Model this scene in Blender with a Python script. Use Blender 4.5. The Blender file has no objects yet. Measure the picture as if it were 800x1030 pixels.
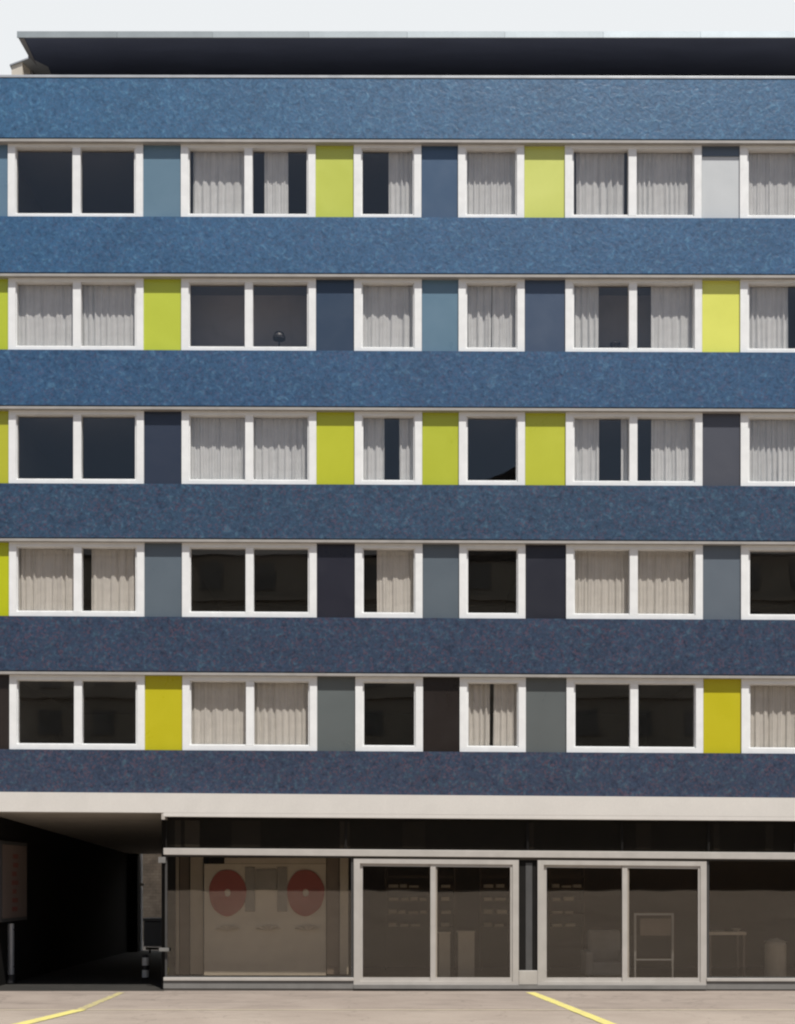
import bpy, bmesh, math, random
from mathutils import Vector
R = math.radians
random.seed(7)
sc = bpy.context.scene
COL = sc.collection

# ------------------------------------------------------------------ survey
# Everything is measured off the street front: 48 picture units = 1 m on the
# facade plane (y = 0), viewer 25 m away with the eye 2.33 m up.
S, DIST, EYE = 48.0, 25.0, (997 - 885) / 48.0

def PX(px, d=0.0):
    return (px - 400) / S * (DIST + d) / DIST

def PZ(py, d=0.0):
    return EYE - (py - 885) / S * (DIST + d) / DIST

def GP(px, py, z=0.0):
    """ground point under a sight line"""
    dist = 1200 * (EYE - z) / (py - 885)
    return Vector(((px - 400) * dist / 1200, dist - DIST, z))

def LN(pair, px):
    """height of a nearly level course at px"""
    if isinstance(pair, (int, float)):
        return pair
    return pair[0] + (pair[1] - pair[0]) * px / 800.0

# ------------------------------------------------------------------ materials
def srgb(r, g, b):
    def f(c):
        c /= 255.0
        return c / 12.92 if c <= .04045 else ((c + .055) / 1.055) ** 2.4
    return (f(r), f(g), f(b), 1)

class NT:
    def __init__(self, name):
        self.m = bpy.data.materials.new(name)
        self.m.use_nodes = True
        self.t = self.m.node_tree
        self.n = self.t.nodes
        self.l = self.t.links
        self.b = self.n['Principled BSDF']
        self.out = self.n['Material Output']
    def add(self, typ, **kw):
        nd = self.n.new(typ)
        for k, v in kw.items():
            if k in nd.inputs.keys():
                nd.inputs[k].default_value = v
            else:
                setattr(nd, k, v)
        return nd
    def link(self, a, b):
        self.l.new(a, b)
    def coord(self, kind='Object', scale=(1, 1, 1)):
        tc = self.add('ShaderNodeTexCoord')
        mp = self.add('ShaderNodeMapping')
        mp.inputs['Scale'].default_value = scale
        self.link(tc.outputs[kind], mp.inputs['Vector'])
        return mp.outputs['Vector']
    def noise(self, vec, scale, detail=4, rough=.55, dist=0.0):
        nd = self.add('ShaderNodeTexNoise')
        nd.inputs['Scale'].default_value = scale
        nd.inputs['Detail'].default_value = detail
        nd.inputs['Roughness'].default_value = rough
        nd.inputs['Distortion'].default_value = dist
        self.link(vec, nd.inputs['Vector'])
        return nd.outputs['Fac']
    def ramp(self, fac, stops, interp='LINEAR'):
        nd = self.add('ShaderNodeValToRGB')
        nd.color_ramp.interpolation = interp
        el = nd.color_ramp.elements
        while len(el) > 1:
            el.remove(el[-1])
        el[0].position, el[0].color = stops[0]
        for p, c in stops[1:]:
            e = el.new(p)
            e.color = c
        self.link(fac, nd.inputs['Fac'])
        return nd.outputs['Color']
    def mix(self, fac, a, b, blend='MIX'):
        nd = self.add('ShaderNodeMix')
        nd.data_type = 'RGBA'
        nd.blend_type = blend
        if isinstance(fac, (int, float)):
            nd.inputs[0].default_value = fac
        else:
            self.link(fac, nd.inputs[0])
        for i, v in ((6, a), (7, b)):
            if isinstance(v, tuple):
                nd.inputs[i].default_value = v
            else:
                self.link(v, nd.inputs[i])
        return nd.outputs[2]
    def bump(self, h, strength=.2, dist=.01):
        nd = self.add('ShaderNodeBump')
        nd.inputs['Strength'].default_value = strength
        nd.inputs['Distance'].default_value = dist
        self.link(h, nd.inputs['Height'])
        self.link(nd.outputs['Normal'], self.b.inputs['Normal'])

def g(v):
    return (v, v, v, 1)

def scaled(c, k):
    return (min(c[0] * k, .9), min(c[1] * k, .9), min(c[2] * k, .9), 1)

def painted(name, col, rough=.5, var=.12, scale=3.0, spec=.5, metallic=0.0, fine=.05, bump=.0, stretch=(1, 1, 1)):
    t = NT(name)
    v = t.coord('Object', stretch)
    a = t.noise(v, scale, 5, .6, .4)
    f = t.noise(v, scale * 22, 3, .6)
    c = t.ramp(a, [(.25, scaled(col, 1 - var)), (.75, scaled(col, 1 + var))])
    c2 = t.ramp(f, [(.2, g(1 - fine * 2)), (.8, g(1.0))])
    t.link(t.mix(1.0, c, c2, 'MULTIPLY'), t.b.inputs['Base Color'])
    rr = t.ramp(a, [(.2, g(max(rough - .08, .02))), (.8, g(min(rough + .08, 1)))])
    t.link(rr, t.b.inputs['Roughness'])
    t.b.inputs['Metallic'].default_value = metallic
    t.b.inputs['Specular IOR Level'].default_value = spec
    if bump:
        t.bump(f, bump, .005)
    return t.m

def mosaic(name, dark, mid, light, odd, oddamt):
    """small glazed tesserae laid in fans of curling courses"""
    t = NT(name)
    v = t.coord('Object')
    nz = t.add('ShaderNodeTexNoise')
    nz.inputs['Scale'].default_value = 4.5
    nz.inputs['Detail'].default_value = 3
    t.link(v, nz.inputs['Vector'])
    off = t.add('ShaderNodeVectorMath', operation='SCALE')
    off.inputs['Scale'].default_value = .16
    t.link(nz.outputs['Color'], off.inputs[0])
    ad = t.add('ShaderNodeVectorMath', operation='ADD')
    t.link(v, ad.inputs[0]); t.link(off.outputs[0], ad.inputs[1])
    w = ad.outputs[0]
    # fans: arcs struck from scattered centres
    fan = t.add('ShaderNodeTexVoronoi')
    fan.inputs['Scale'].default_value = 3.6
    t.link(w, fan.inputs['Vector'])
    fq = t.add('ShaderNodeMath', operation='MULTIPLY'); fq.inputs[1].default_value = 17.0
    t.link(fan.outputs['Distance'], fq.inputs[0])
    sn = t.add('ShaderNodeMath', operation='SINE'); t.link(fq.outputs[0], sn.inputs[0])
    arcs = t.add('ShaderNodeMath', operation='MULTIPLY_ADD'); arcs.inputs[1].default_value = .065
    t.link(sn.outputs[0], arcs.inputs[0])
    soft = t.noise(w, 8.5, 4, .62, .5)
    t.link(soft, arcs.inputs[2])
    big = t.noise(v, 1.1, 3, .5, .3)
    grain = t.noise(v, 19, 3, .75, .3)
    vor = t.add('ShaderNodeTexVoronoi')
    vor.inputs['Scale'].default_value = 24
    t.link(v, vor.inputs['Vector'])
    sep = t.add('ShaderNodeSeparateColor')
    t.link(vor.outputs['Color'], sep.inputs[0])
    c = t.ramp(arcs.outputs[0], [(.29, dark), (.46, mid), (.55, mid), (.72, light)])
    tile = t.ramp(sep.outputs[0], [(0, g(.66)), (.5, g(.95)), (1, g(1.0))])
    c = t.mix(.7, c, tile, 'MULTIPLY')
    # scattered tesserae of the odd colour, thicker in some places
    om = t.ramp(sep.outputs[1], [(.70, g(0)), (.80, g(oddamt))])
    pat = t.noise(v, 2.6, 4, .7, .5)
    om2 = t.mix(1.0, om, t.ramp(pat, [(.36, g(.15)), (.62, g(1))]), 'MULTIPLY')
    c = t.mix(om2, c, odd)
    c = t.mix(1.0, c, t.ramp(big, [(.3, g(.86)), (.7, g(1.0))]), 'MULTIPLY')
    c = t.mix(1.0, c, t.ramp(grain, [(.3, g(.74)), (.52, g(.98)), (.7, g(1.0))]), 'MULTIPLY')
    t.link(c, t.b.inputs['Base Color'])
    t.b.inputs['Roughness'].default_value = .36
    t.b.inputs['Specular IOR Level'].default_value = .55
    t.bump(arcs.outputs[0], .3, .02)
    return t.m

def glass(name, tint=.93, rough=0.0, ior=1.5, wav=.25, bronze=(1, 1, 1)):
    t = NT(name)
    t.n.remove(t.b)
    tr = t.add('ShaderNodeBsdfTransparent'); tr.inputs['Color'].default_value = (tint * min(1, bronze[0] + .05), tint * .995 * bronze[1], tint * .985 * bronze[2], 1)
    gl = t.add('ShaderNodeBsdfGlossy'); gl.inputs['Roughness'].default_value = rough
    gl.inputs['Color'].default_value = (bronze[0], bronze[1], bronze[2], 1)
    # two-sided thin-pane Fresnel (Schlick), the same from inside and outside
    ge = t.add('ShaderNodeNewGeometry')
    dt = t.add('ShaderNodeVectorMath', operation='DOT_PRODUCT')
    t.link(ge.outputs['Normal'], dt.inputs[0]); t.link(ge.outputs['Incoming'], dt.inputs[1])
    ab = t.add('ShaderNodeMath', operation='ABSOLUTE'); t.link(dt.outputs['Value'], ab.inputs[0])
    om = t.add('ShaderNodeMath', operation='SUBTRACT'); om.inputs[0].default_value = 1.0; t.link(ab.outputs[0], om.inputs[1])
    pw = t.add('ShaderNodeMath', operation='POWER'); t.link(om.outputs[0], pw.inputs[0]); pw.inputs[1].default_value = 5.0
    f0 = ((ior - 1) / (ior + 1)) ** 2
    fr = t.add('ShaderNodeMath', operation='MULTIPLY_ADD'); t.link(pw.outputs[0], fr.inputs[0]); fr.inputs[1].default_value = 1 - f0; fr.inputs[2].default_value = f0
    mx = t.add('ShaderNodeMixShader')
    v = t.coord('Object')
    nz = t.noise(v, 1.3, 1, .4)
    bp = t.add('ShaderNodeBump'); bp.inputs['Strength'].default_value = wav; bp.inputs['Distance'].default_value = .004
    t.link(nz, bp.inputs['Height'])
    t.link(bp.outputs['Normal'], gl.inputs['Normal'])
    t.link(fr.outputs[0], mx.inputs[0]); t.link(tr.outputs[0], mx.inputs[1]); t.link(gl.outputs[0], mx.inputs[2])
    t.link(mx.outputs[0], t.out.inputs['Surface'])
    return t.m

def cloth(name, col):
    t = NT(name)
    t.n.remove(t.b)
    v = t.coord('Object', (1, 1, 1))
    a = t.noise(v, 5, 4, .6)
    v2 = t.coord('Object', (22, 3, .6))
    b = t.noise(v2, 1.0, 3, .6)
    c = t.ramp(a, [(.25, scaled(col, .88)), (.75, scaled(col, 1.05))])
    c = t.mix(1.0, c, t.ramp(b, [(.25, g(.82)), (.75, g(1))]), 'MULTIPLY')
    d = t.add('ShaderNodeBsdfDiffuse'); tl = t.add('ShaderNodeBsdfTranslucent')
    mx = t.add('ShaderNodeMixShader'); mx.inputs[0].default_value = .13
    t.link(c, d.inputs['Color']); t.link(c, tl.inputs['Color'])
    t.link(d.outputs[0], mx.inputs[1]); t.link(tl.outputs[0], mx.inputs[2])
    t.link(mx.outputs[0], t.out.inputs['Surface'])
    return t.m

def worn_paint(name, col, under, wear=.5, scale=9):
    t = NT(name)
    v = t.coord('Object')
    a = t.noise(v, scale, 6, .7, .5)
    b = t.noise(v, 60, 3, .6)
    m = t.ramp(a, [(wear - .08, g(0)), (wear + .1, g(1))])
    c = t.mix(m, under, col)
    c = t.mix(1.0, c, t.ramp(b, [(.2, g(.82)), (.8, g(1))]), 'MULTIPLY')
    t.link(c, t.b.inputs['Base Color'])
    t.b.inputs['Roughness'].default_value = .75
    return t.m

def asphalt(name, c1, c2, spots=.25, scale=.45):
    t = NT(name)
    v = t.coord('Object')
    a = t.noise(v, scale, 6, .6, .6)
    b = t.noise(v, 38, 4, .7)
    st = t.noise(t.coord('Object', (.35, 1.6, 1)), 1.2, 5, .65, .8)
    c = t.ramp(a, [(.3, c1), (.7, c2)])
    vv = t.coord('Object')
    ws = t.add('ShaderNodeTexNoise'); ws.inputs['Scale'].default_value = 1.6; ws.inputs['Detail'].default_value = 5
    t.link(vv, ws.inputs['Vector'])
    wa = t.add('ShaderNodeVectorMath', operation='ADD'); t.link(vv, wa.inputs[0]); t.link(ws.outputs['Color'], wa.inputs[1])
    ck = t.add('ShaderNodeTexVoronoi'); ck.feature = 'DISTANCE_TO_EDGE'; ck.inputs['Scale'].default_value = .42
    t.link(wa.outputs[0], ck.inputs['Vector'])
    c = t.mix(1.0, c, t.ramp(ck.outputs['Distance'], [(.002, g(.8)), (.012, g(1))]), 'MULTIPLY')
    spot = t.noise(vv, 3.2, 3, .6, .2)
    c = t.mix(1.0, c, t.ramp(spot, [(.66, g(1)), (.72, g(.80))]), 'MULTIPLY')
    c = t.mix(1.0, c, t.ramp(b, [(.25, g(.78)), (.75, g(1.0))]), 'MULTIPLY')
    c = t.mix(1.0, c, t.ramp(st, [(.36, g(1 - spots)), (.5, g(1.0))]), 'MULTIPLY')
    t.link(c, t.b.inputs['Base Color'])
    t.b.inputs['Roughness'].default_value = .85
    t.b.inputs['Specular IOR Level'].default_value = .3
    t.bump(b, .25, .004)
    return t.m

def masonry(name, c1, c2, mortar, scale=(1, 1, 1)):
    t = NT(name)
    tc = t.add('ShaderNodeTexCoord')
    sp = t.add('ShaderNodeSeparateXYZ'); cb = t.add('ShaderNodeCombineXYZ')
    t.link(tc.outputs['Object'], sp.inputs[0])
    t.link(sp.outputs['X'], cb.inputs['X']); t.link(sp.outputs['Z'], cb.inputs['Y'])
    br = t.add('ShaderNodeTexBrick')
    br.inputs['Scale'].default_value = 2.2
    br.inputs['Color1'].default_value = c1; br.inputs['Color2'].default_value = c2; br.inputs['Mortar'].default_value = mortar
    t.link(cb.outputs[0], br.inputs['Vector'])
    a = t.noise(tc.outputs['Object'], 1.4, 5, .65, .5)
    c = t.mix(1.0, br.outputs['Color'], t.ramp(a, [(.25, g(.5)), (.75, g(1))]), 'MULTIPLY')
    t.link(c, t.b.inputs['Base Color'])
    t.b.inputs['Roughness'].default_value = .9
    return t.m

K = 1.0   # panel albedo scale (picture value -> albedo)
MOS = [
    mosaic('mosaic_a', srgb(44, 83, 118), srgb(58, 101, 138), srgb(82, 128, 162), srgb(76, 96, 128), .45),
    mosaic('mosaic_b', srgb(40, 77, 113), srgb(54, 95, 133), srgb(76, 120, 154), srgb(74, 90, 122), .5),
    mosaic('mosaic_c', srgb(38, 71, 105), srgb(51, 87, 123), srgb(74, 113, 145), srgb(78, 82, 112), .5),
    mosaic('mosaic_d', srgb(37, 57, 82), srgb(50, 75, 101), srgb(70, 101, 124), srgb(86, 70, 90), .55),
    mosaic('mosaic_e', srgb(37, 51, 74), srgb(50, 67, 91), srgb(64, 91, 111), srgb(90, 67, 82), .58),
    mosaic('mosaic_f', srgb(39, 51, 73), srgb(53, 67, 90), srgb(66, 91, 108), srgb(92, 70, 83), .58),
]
M = {}
M['frame'] = painted('frame_white', (.765, .775, .77, 1), .38, .06, 4, .5, fine=.03)
M['sash'] = painted('sash_white', (.70, .70, .70, 1), .4, .06, 4)
M['trim'] = painted('lintel_cream', (.33, .315, .295, 1), .55, .12, 3)
M['joint'] = worn_paint('dark_joint', (.012, .016, .024, 1), (.05, .08, .13, 1), .5, 5)
M['cap'] = painted('parapet_metal', (.48, .50, .52, 1), .35, .08, 2, metallic=.3)
M['fascia'] = painted('fascia_concrete', (.615, .59, .55, 1), .7, .05, 1.3, fine=.04, bump=.05)
M['fascia_lip'] = painted('fascia_drip', (.42, .39, .35, 1), .7, .12, 2)
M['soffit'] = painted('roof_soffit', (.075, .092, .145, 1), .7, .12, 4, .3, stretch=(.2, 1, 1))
M['soffit_edge'] = painted('roof_soffit_edge', (.22, .22, .23, 1), .7, .1, 4, .3)
M['roof_edge'] = painted('roof_edge_metal', (.46, .50, .55, 1), .45, .12, .35, metallic=.2)
M['cream'] = painted('cream_render', (.72, .66, .56, 1), .8, .08, 3)
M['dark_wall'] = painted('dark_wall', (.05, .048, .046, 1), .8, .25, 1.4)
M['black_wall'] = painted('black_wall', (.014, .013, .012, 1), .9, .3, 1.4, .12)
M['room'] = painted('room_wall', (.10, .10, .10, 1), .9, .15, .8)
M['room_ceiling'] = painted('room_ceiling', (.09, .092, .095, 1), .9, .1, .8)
M['passage_ceiling'] = painted('passage_ceiling', (.46, .42, .365, 1), .85, .12, 1.6)
M['passage_floor_shade'] = asphalt('passage_floor_shade', (.02, .019, .017, 1), (.035, .032, .028, 1))
M['alu'] = painted('shop_aluminium', (.485, .46, .425, 1), .42, .08, 2.5, metallic=.15)
M['plinth'] = painted('shop_plinth', (.18, .175, .165, 1), .6, .15, 2)
M['shop_wall'] = painted('shop_wall', (.14, .105, .08, 1), .85, .2, .7)
M['shop_floor'] = painted('shop_floor', (.12, .09, .07, 1), .4, .15, 1)
M['pale_board'] = painted('pale_board', (.66, .62, .55, 1), .75, .08, 2)
M['pale_strip'] = painted('pale_strip', (.58, .54, .47, 1), .7, .1, 2)
M['brown_strip'] = painted('brown_strip', (.22, .18, .15, 1), .7, .1, 2)
M['red'] = painted('red_card', (.34, .085, .07, 1), .6, .1, 4)
M['grey_card'] = painted('grey_card', (.33, .32, .30, 1), .7, .1, 4)
M['paper'] = painted('folded_paper', (.52, .48, .42, 1), .8, .12, 6)
M['shelf'] = painted('shelf_wood', (.12, .085, .06, 1), .6, .2, 3)
M['band'] = painted('white_band', (.82, .80, .74, 1), .5, .08, 5)
M['white_item'] = painted('pale_item', (.62, .56, .48, 1), .6, .12, 6)
M['cover'] = painted('pale_cover', (.42, .42, .42, 1), .85, .12, 4)
M['metal'] = painted('grey_metal', (.38, .39, .41, 1), .4, .12, 4, metallic=.5)
M['pipe'] = painted('pale_pipe', (.55, .56, .58, 1), .5, .1, 4)
M['blind'] = painted('grey_blind', (.30, .295, .30, 1), .9, .12, 1.5)
M['case'] = painted('case_metal', (.07, .07, .07, 1), .5, .15, 3)
M['black'] = painted('black_plastic', (.02, .02, .022, 1), .5, .2, 4)
M['poster'] = painted('poster_sheet', (.22, .165, .14, 1), .5, .12, 3)
M['poster_red'] = painted('poster_print', (.24, .07, .06, 1), .5, .2, 3)
M['ground'] = asphalt('street_ground', (.29, .24, .20, 1), (.36, .305, .255, 1), .14)
M['pavement'] = asphalt('pavement_slab', (.26, .215, .182, 1), (.315, .265, .225, 1), .2, .8)
M['kerb'] = painted('kerb_stone', (.40, .34, .25, 1), .85, .15, 2, bump=.1)
M['gutter'] = painted('wall_foot', (.09, .08, .07, 1), .9, .25, 2)
M['yellow'] = worn_paint('yellow_line', (.62, .55, .17, 1), (.42, .36, .22, 1), .38, 7)
M['yellow_faded'] = worn_paint('yellow_line_faded', (.48, .42, .17, 1), (.33, .28, .19, 1), .48, 7)
M['opposite'] = painted('opposite_render', (.34, .31, .27, 1), .9, .15, .3)
M['opposite_base'] = painted('opposite_base', (.05, .045, .04, 1), .9, .3, .3)
M['opposite_glass'] = painted('opposite_glass', (.17, .165, .16, 1), .4, .3, .6)
M['opposite_dark'] = painted('opposite_roof', (.04, .038, .04, 1), .8, .2, .5)
M['rubble'] = masonry('courtyard_stone', (.5, .42, .33, 1), (.40, .33, .26, 1), (.36, .30, .24, 1))
M['glass'] = glass('window_glass', .97, 0.0, 1.52, .25, (.955, .988, .985))
M['shop_glass'] = glass('shop_glass', .87, 0.0, 1.58, .15, (1, .975, .935))
M['curtain'] = cloth('curtain_voile_sky', (.76, .805, .825, 1))  # upper rows: blue of the sky's reflection put into the cloth colour
M['curtain_warm'] = cloth('curtain_voile_warm', (.75, .745, .70, 1))

_panel_mats = {}
def panel_mat(c):
    if c not in _panel_mats:
        lin = srgb(*c)
        t = painted('infill_panel_%d' % len(_panel_mats), tuple(max(c * PANEL_K - .006, .005) for c in lin[:3]) + (1,), .32, .035, 1.5, .5, fine=.02)
        _panel_mats[c] = t
    return _panel_mats[c]
PANEL_K = .95

# ------------------------------------------------------------------ builders
ORIG = {}

def empty(name, loc, label=None, cat=None, group=None, kind=None):
    o = bpy.data.objects.new(name, None)
    o.empty_display_size = .2
    COL.objects.link(o)
    o.location = loc
    ORIG[o.name] = Vector(loc)
    tag(o, label, cat, group, kind)
    return o

def tag(o, label=None, cat=None, group=None, kind=None):
    if label: o['label'] = label
    if cat: o['category'] = cat
    if group: o['group'] = group
    if kind: o['kind'] = kind
    return o

class MB:
    def __init__(self):
        self.v, self.f, self.smooth = [], [], False
    def quadbox(self, c4, back):
        """c4: four front corners (world) counter-clockwise seen from the street; back: y of rear"""
        n = len(self.v)
        k = len(c4)
        for p in c4: self.v.append(tuple(p))
        for p in c4: self.v.append((p[0], back, p[2]))
        self.f.append(tuple(n + i for i in range(k)))
        self.f.append(tuple(n + k + i for i in reversed(range(k))))
        for i in range(k):
            j = (i + 1) % k
            self.f.append((n + j, n + i, n + k + i, n + k + j))
        return self
    def px(self, x0, x1, top, bot, d0, d1, xo=0.0):
        """block whose FRONT face at depth d0 reads as this rectangle from the street"""
        x0 += xo; x1 += xo
        P = lambda x, ln: Vector((PX(x, d0), d0, PZ(LN(ln, x), d0)))
        return self.quadbox([P(x0, bot), P(x1, bot), P(x1, top), P(x0, top)], d1)
    def box(self, x0, x1, y0, y1, z0, z1):
        return self.quadbox([(x0, y0, z0), (x1, y0, z0), (x1, y0, z1), (x0, y0, z1)], y1)
    def ring(self, x0, x1, top, bot, wl, wr, wt, wb, d0, d1, xo=0.0):
        """one-piece picture-frame ring, front face at d0, extruded back to d1"""
        x0 += xo; x1 += xo
        P = lambda x, y: (PX(x, d0), PZ(y, d0))
        tl, tr_, bl, br = LN(top, x0), LN(top, x1), LN(bot, x0), LN(bot, x1)
        outer = [P(x0, bl), P(x1, br), P(x1, tr_), P(x0, tl)]
        inner = [P(x0 + wl, bl - wb), P(x1 - wr, br - wb), P(x1 - wr, tr_ + wt), P(x0 + wl, tl + wt)]
        n = len(self.v)
        for d in (d0, d1):
            for q in outer + inner:
                self.v.append((q[0], d, q[1]))
        for i in range(4):
            j = (i + 1) % 4
            self.f.append((n + i, n + j, n + 4 + j, n + 4 + i))
            self.f.append((n + 8 + j, n + 8 + i, n + 12 + i, n + 12 + j))
            self.f.append((n + j, n + i, n + 8 + i, n + 8 + j))
            self.f.append((n + 4 + i, n + 4 + j, n + 12 + j, n + 12 + i))
        return self
    def poly(self, pts, z0, z1):
        """plan polygon (x, y) extruded in height"""
        n = len(self.v); k = len(pts)
        for z in (z0, z1):
            for p in pts: self.v.append((p[0], p[1], z))
        self.f.append(tuple(n + i for i in reversed(range(k))))
        self.f.append(tuple(n + k + i for i in range(k)))
        for i in range(k):
            j = (i + 1) % k
            self.f.append((n + i, n + j, n + k + j, n + k + i))
        return self
    def tube(self, p0, p1, r, seg=14, r1=None):
        p0, p1 = Vector(p0), Vector(p1)
        ax = (p1 - p0).normalized()
        u = ax.orthogonal().normalized(); w = ax.cross(u)
        n = len(self.v)
        for p, rr in ((p0, r), (p1, r if r1 is None else r1)):
            for i in range(seg):
                a = 2 * math.pi * i / seg
                self.v.append(tuple(p + (u * math.cos(a) + w * math.sin(a)) * rr))
        for i in range(seg):
            j = (i + 1) % seg
            self.f.append((n + i, n + j, n + seg + j, n + seg + i))
        self.f.append(tuple(n + i for i in reversed(range(seg))))
        self.f.append(tuple(n + seg + i for i in range(seg)))
        return self
    def annulus(self, cx, cz, ro, ri, d0, d1, seg=40, sx=1.0, wob=0.0):
        n = len(self.v)
        for d in (d0, d1):
            for r in (ro, ri):
                for i in range(seg):
                    a = 2 * math.pi * i / seg
                    q = r * (1 + wob * math.sin(3 * a + 1) + wob * .6 * math.sin(7 * a))
                    self.v.append((cx + q * sx * math.cos(a), d, cz + q * math.sin(a)))
        s = seg
        for i in range(s):
            j = (i + 1) % s
            self.f.append((n + i, n + j, n + s + j, n + s + i))
            self.f.append((n + 2 * s + j, n + 2 * s + i, n + 3 * s + i, n + 3 * s + j))
            self.f.append((n + j, n + i, n + 2 * s + i, n + 2 * s + j))
            self.f.append((n + s + i, n + s + j, n + 3 * s + j, n + 3 * s + i))
        return self
    def lathe(self, c, prof, seg=28):
        n = len(self.v); c = Vector(c)
        for r, z in prof:
            for i in range(seg):
                a = 2 * math.pi * i / seg
                self.v.append((c.x + r * math.cos(a), c.y + r * math.sin(a), c.z + z))
        for k in range(len(prof) - 1):
            for i in range(seg):
                j = (i + 1) % seg
                self.f.append((n + k * seg + i, n + k * seg + j, n + (k + 1) * seg + j, n + (k + 1) * seg + i))
        self.f.append(tuple(n + i for i in reversed(range(seg))))
        self.f.append(tuple(n + (len(prof) - 1) * seg + i for i in range(seg)))
        return self
    def build(self, name, mat, parent=None, origin=(0, 0, 0), bevel=0.0, smooth=False):
        o0 = ORIG[parent.name] if parent is not None else Vector(origin)
        me = bpy.data.meshes.new(name)
        me.from_pydata([(v[0] - o0.x, v[1] - o0.y, v[2] - o0.z) for v in self.v], [], self.f)
        bm = bmesh.new(); bm.from_mesh(me)
        bmesh.ops.recalc_face_normals(bm, faces=bm.faces)
        if bevel:
            es = [e for e in bm.edges if len(e.link_faces) == 2 and e.calc_face_angle(0) > .6]
            bmesh.ops.bevel(bm, geom=es, offset=bevel, segments=2, affect='EDGES', profile=.5, clamp_overlap=True)
        if smooth:
            for f in bm.faces: f.smooth = True
        bm.to_mesh(me); bm.free()
        me.materials.append(mat)
        o = bpy.data.objects.new(name, me)
        COL.objects.link(o)
        if parent is not None:
            o.parent = parent
        else:
            o.location = o0
        ORIG[o.name] = o0
        return o

# ------------------------------------------------------------------ building
XL, XR = -172.0, 922.0     # ends of the block, in picture units
building = empty('apartment_building', (0, 0, 0),
                 'blue mosaic apartment block with lime infill panels, white windows and glazed ground floor shop', 'building')

ROWS = [  # top course, bottom course of each window band
    ((139.5, 141.5), (217.5, 219.5)),
    ((275, 276.8), (351.5, 354.5)),
    ((408.5, 411.5), (486, 489)),
    ((541.5, 545), (619.5, 623.5)),
    ((675.3, 680), (753.5, 758)),
]
PARAPET = (75.0, 76.5)
FASCIA_T = (796.5, 802.5)
FASCIA_B = (816.3, 821.6)
WIN = [(8, 144, 77), (182, 317.5, 250), (356, 424, None), (461, 527.5, None), (568.5, 706, 636.5), (744.5, 880, 813)]
WIN_OUT = (-166, -29, -97)
PAN = [(-29, 8), (144, 182), (317.5, 356), (424, 461), (527.5, 568.5), (706, 744.5), (880, 922)]
XO = [0, .4, .8, 1.2, 1.6]

# spandrel bands
tops = [PARAPET] + [r[1] for r in ROWS]
bots = [r[0] for r in ROWS] + [FASCIA_T]
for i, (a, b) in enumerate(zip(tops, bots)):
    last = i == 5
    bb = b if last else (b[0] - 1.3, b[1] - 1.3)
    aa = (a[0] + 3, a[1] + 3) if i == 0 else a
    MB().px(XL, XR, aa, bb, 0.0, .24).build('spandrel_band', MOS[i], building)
    if not last:
        MB().px(XL, XR, bb, b, .012, .20).build('joint_strip', M['joint'], building)
MB().px(XL - 1, XR + 1, PARAPET, (PARAPET[0] + 2.6, PARAPET[1] + 2.6), -.012, .30).build('parapet_cap', M['cap'], building, bevel=.006)
# cream lintel line over each band of windows
for r in ROWS:
    MB().px(XL, XR, r[0], (r[0][0] + 2.5, r[0][1] + 2.5), -.006, .24).build('lintel_trim', M['trim'], building)

# window fronts
FR, FB, GL = .085, .24, .185
def window(row, x0, x1, mull):
    top, bot = ROWS[row]
    xo = XO[row]
    t2 = (top[0] + 2.4, top[1] + 2.4)
    wb = (2.0, 2.8, 3.6, 4.4, 5.0)[row]      # lower member stands partly behind the band below
    f = MB().ring(x0, x1, t2, bot, 7.3, 7.3, 5.6, wb, FR, FB, xo)
    f.ring(x0 + 6.8, x1 - 6.8, (t2[0] + 5.1, t2[1] + 5.1), (bot[0] - wb + .5, bot[1] - wb + .5), 2.0, 2.0, 1.6, 1.6, FR + .045, FB - .01, xo)
    w = f.build('window', M['frame'], building)
    if mull:
        MB().px(mull - 4.1, mull + 4.1, (t2[0] + 5.7, t2[1] + 5.7), (bot[0] - wb - .1, bot[1] - wb - .1), FR + .012, FB - .004, xo).build('mullion', M['frame'], w, bevel=.006)
        spans = [(x0 + 8.2, mull - 3.6), (mull + 3.6, x1 - 8.2)]
    else:
        spans = [(x0 + 8.2, x1 - 8.2)]
    for a, b in spans:
        MB().px(a, b, (t2[0] + 6.4, t2[1] + 6.4), (bot[0] - wb - .6, bot[1] - wb - .6), GL, GL + .006, xo).build('pane', M['glass'], w)
    return w

for r in range(5):
    for w in WIN:
        window(r, *w)
    window(r, *WIN_OUT)

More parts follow.
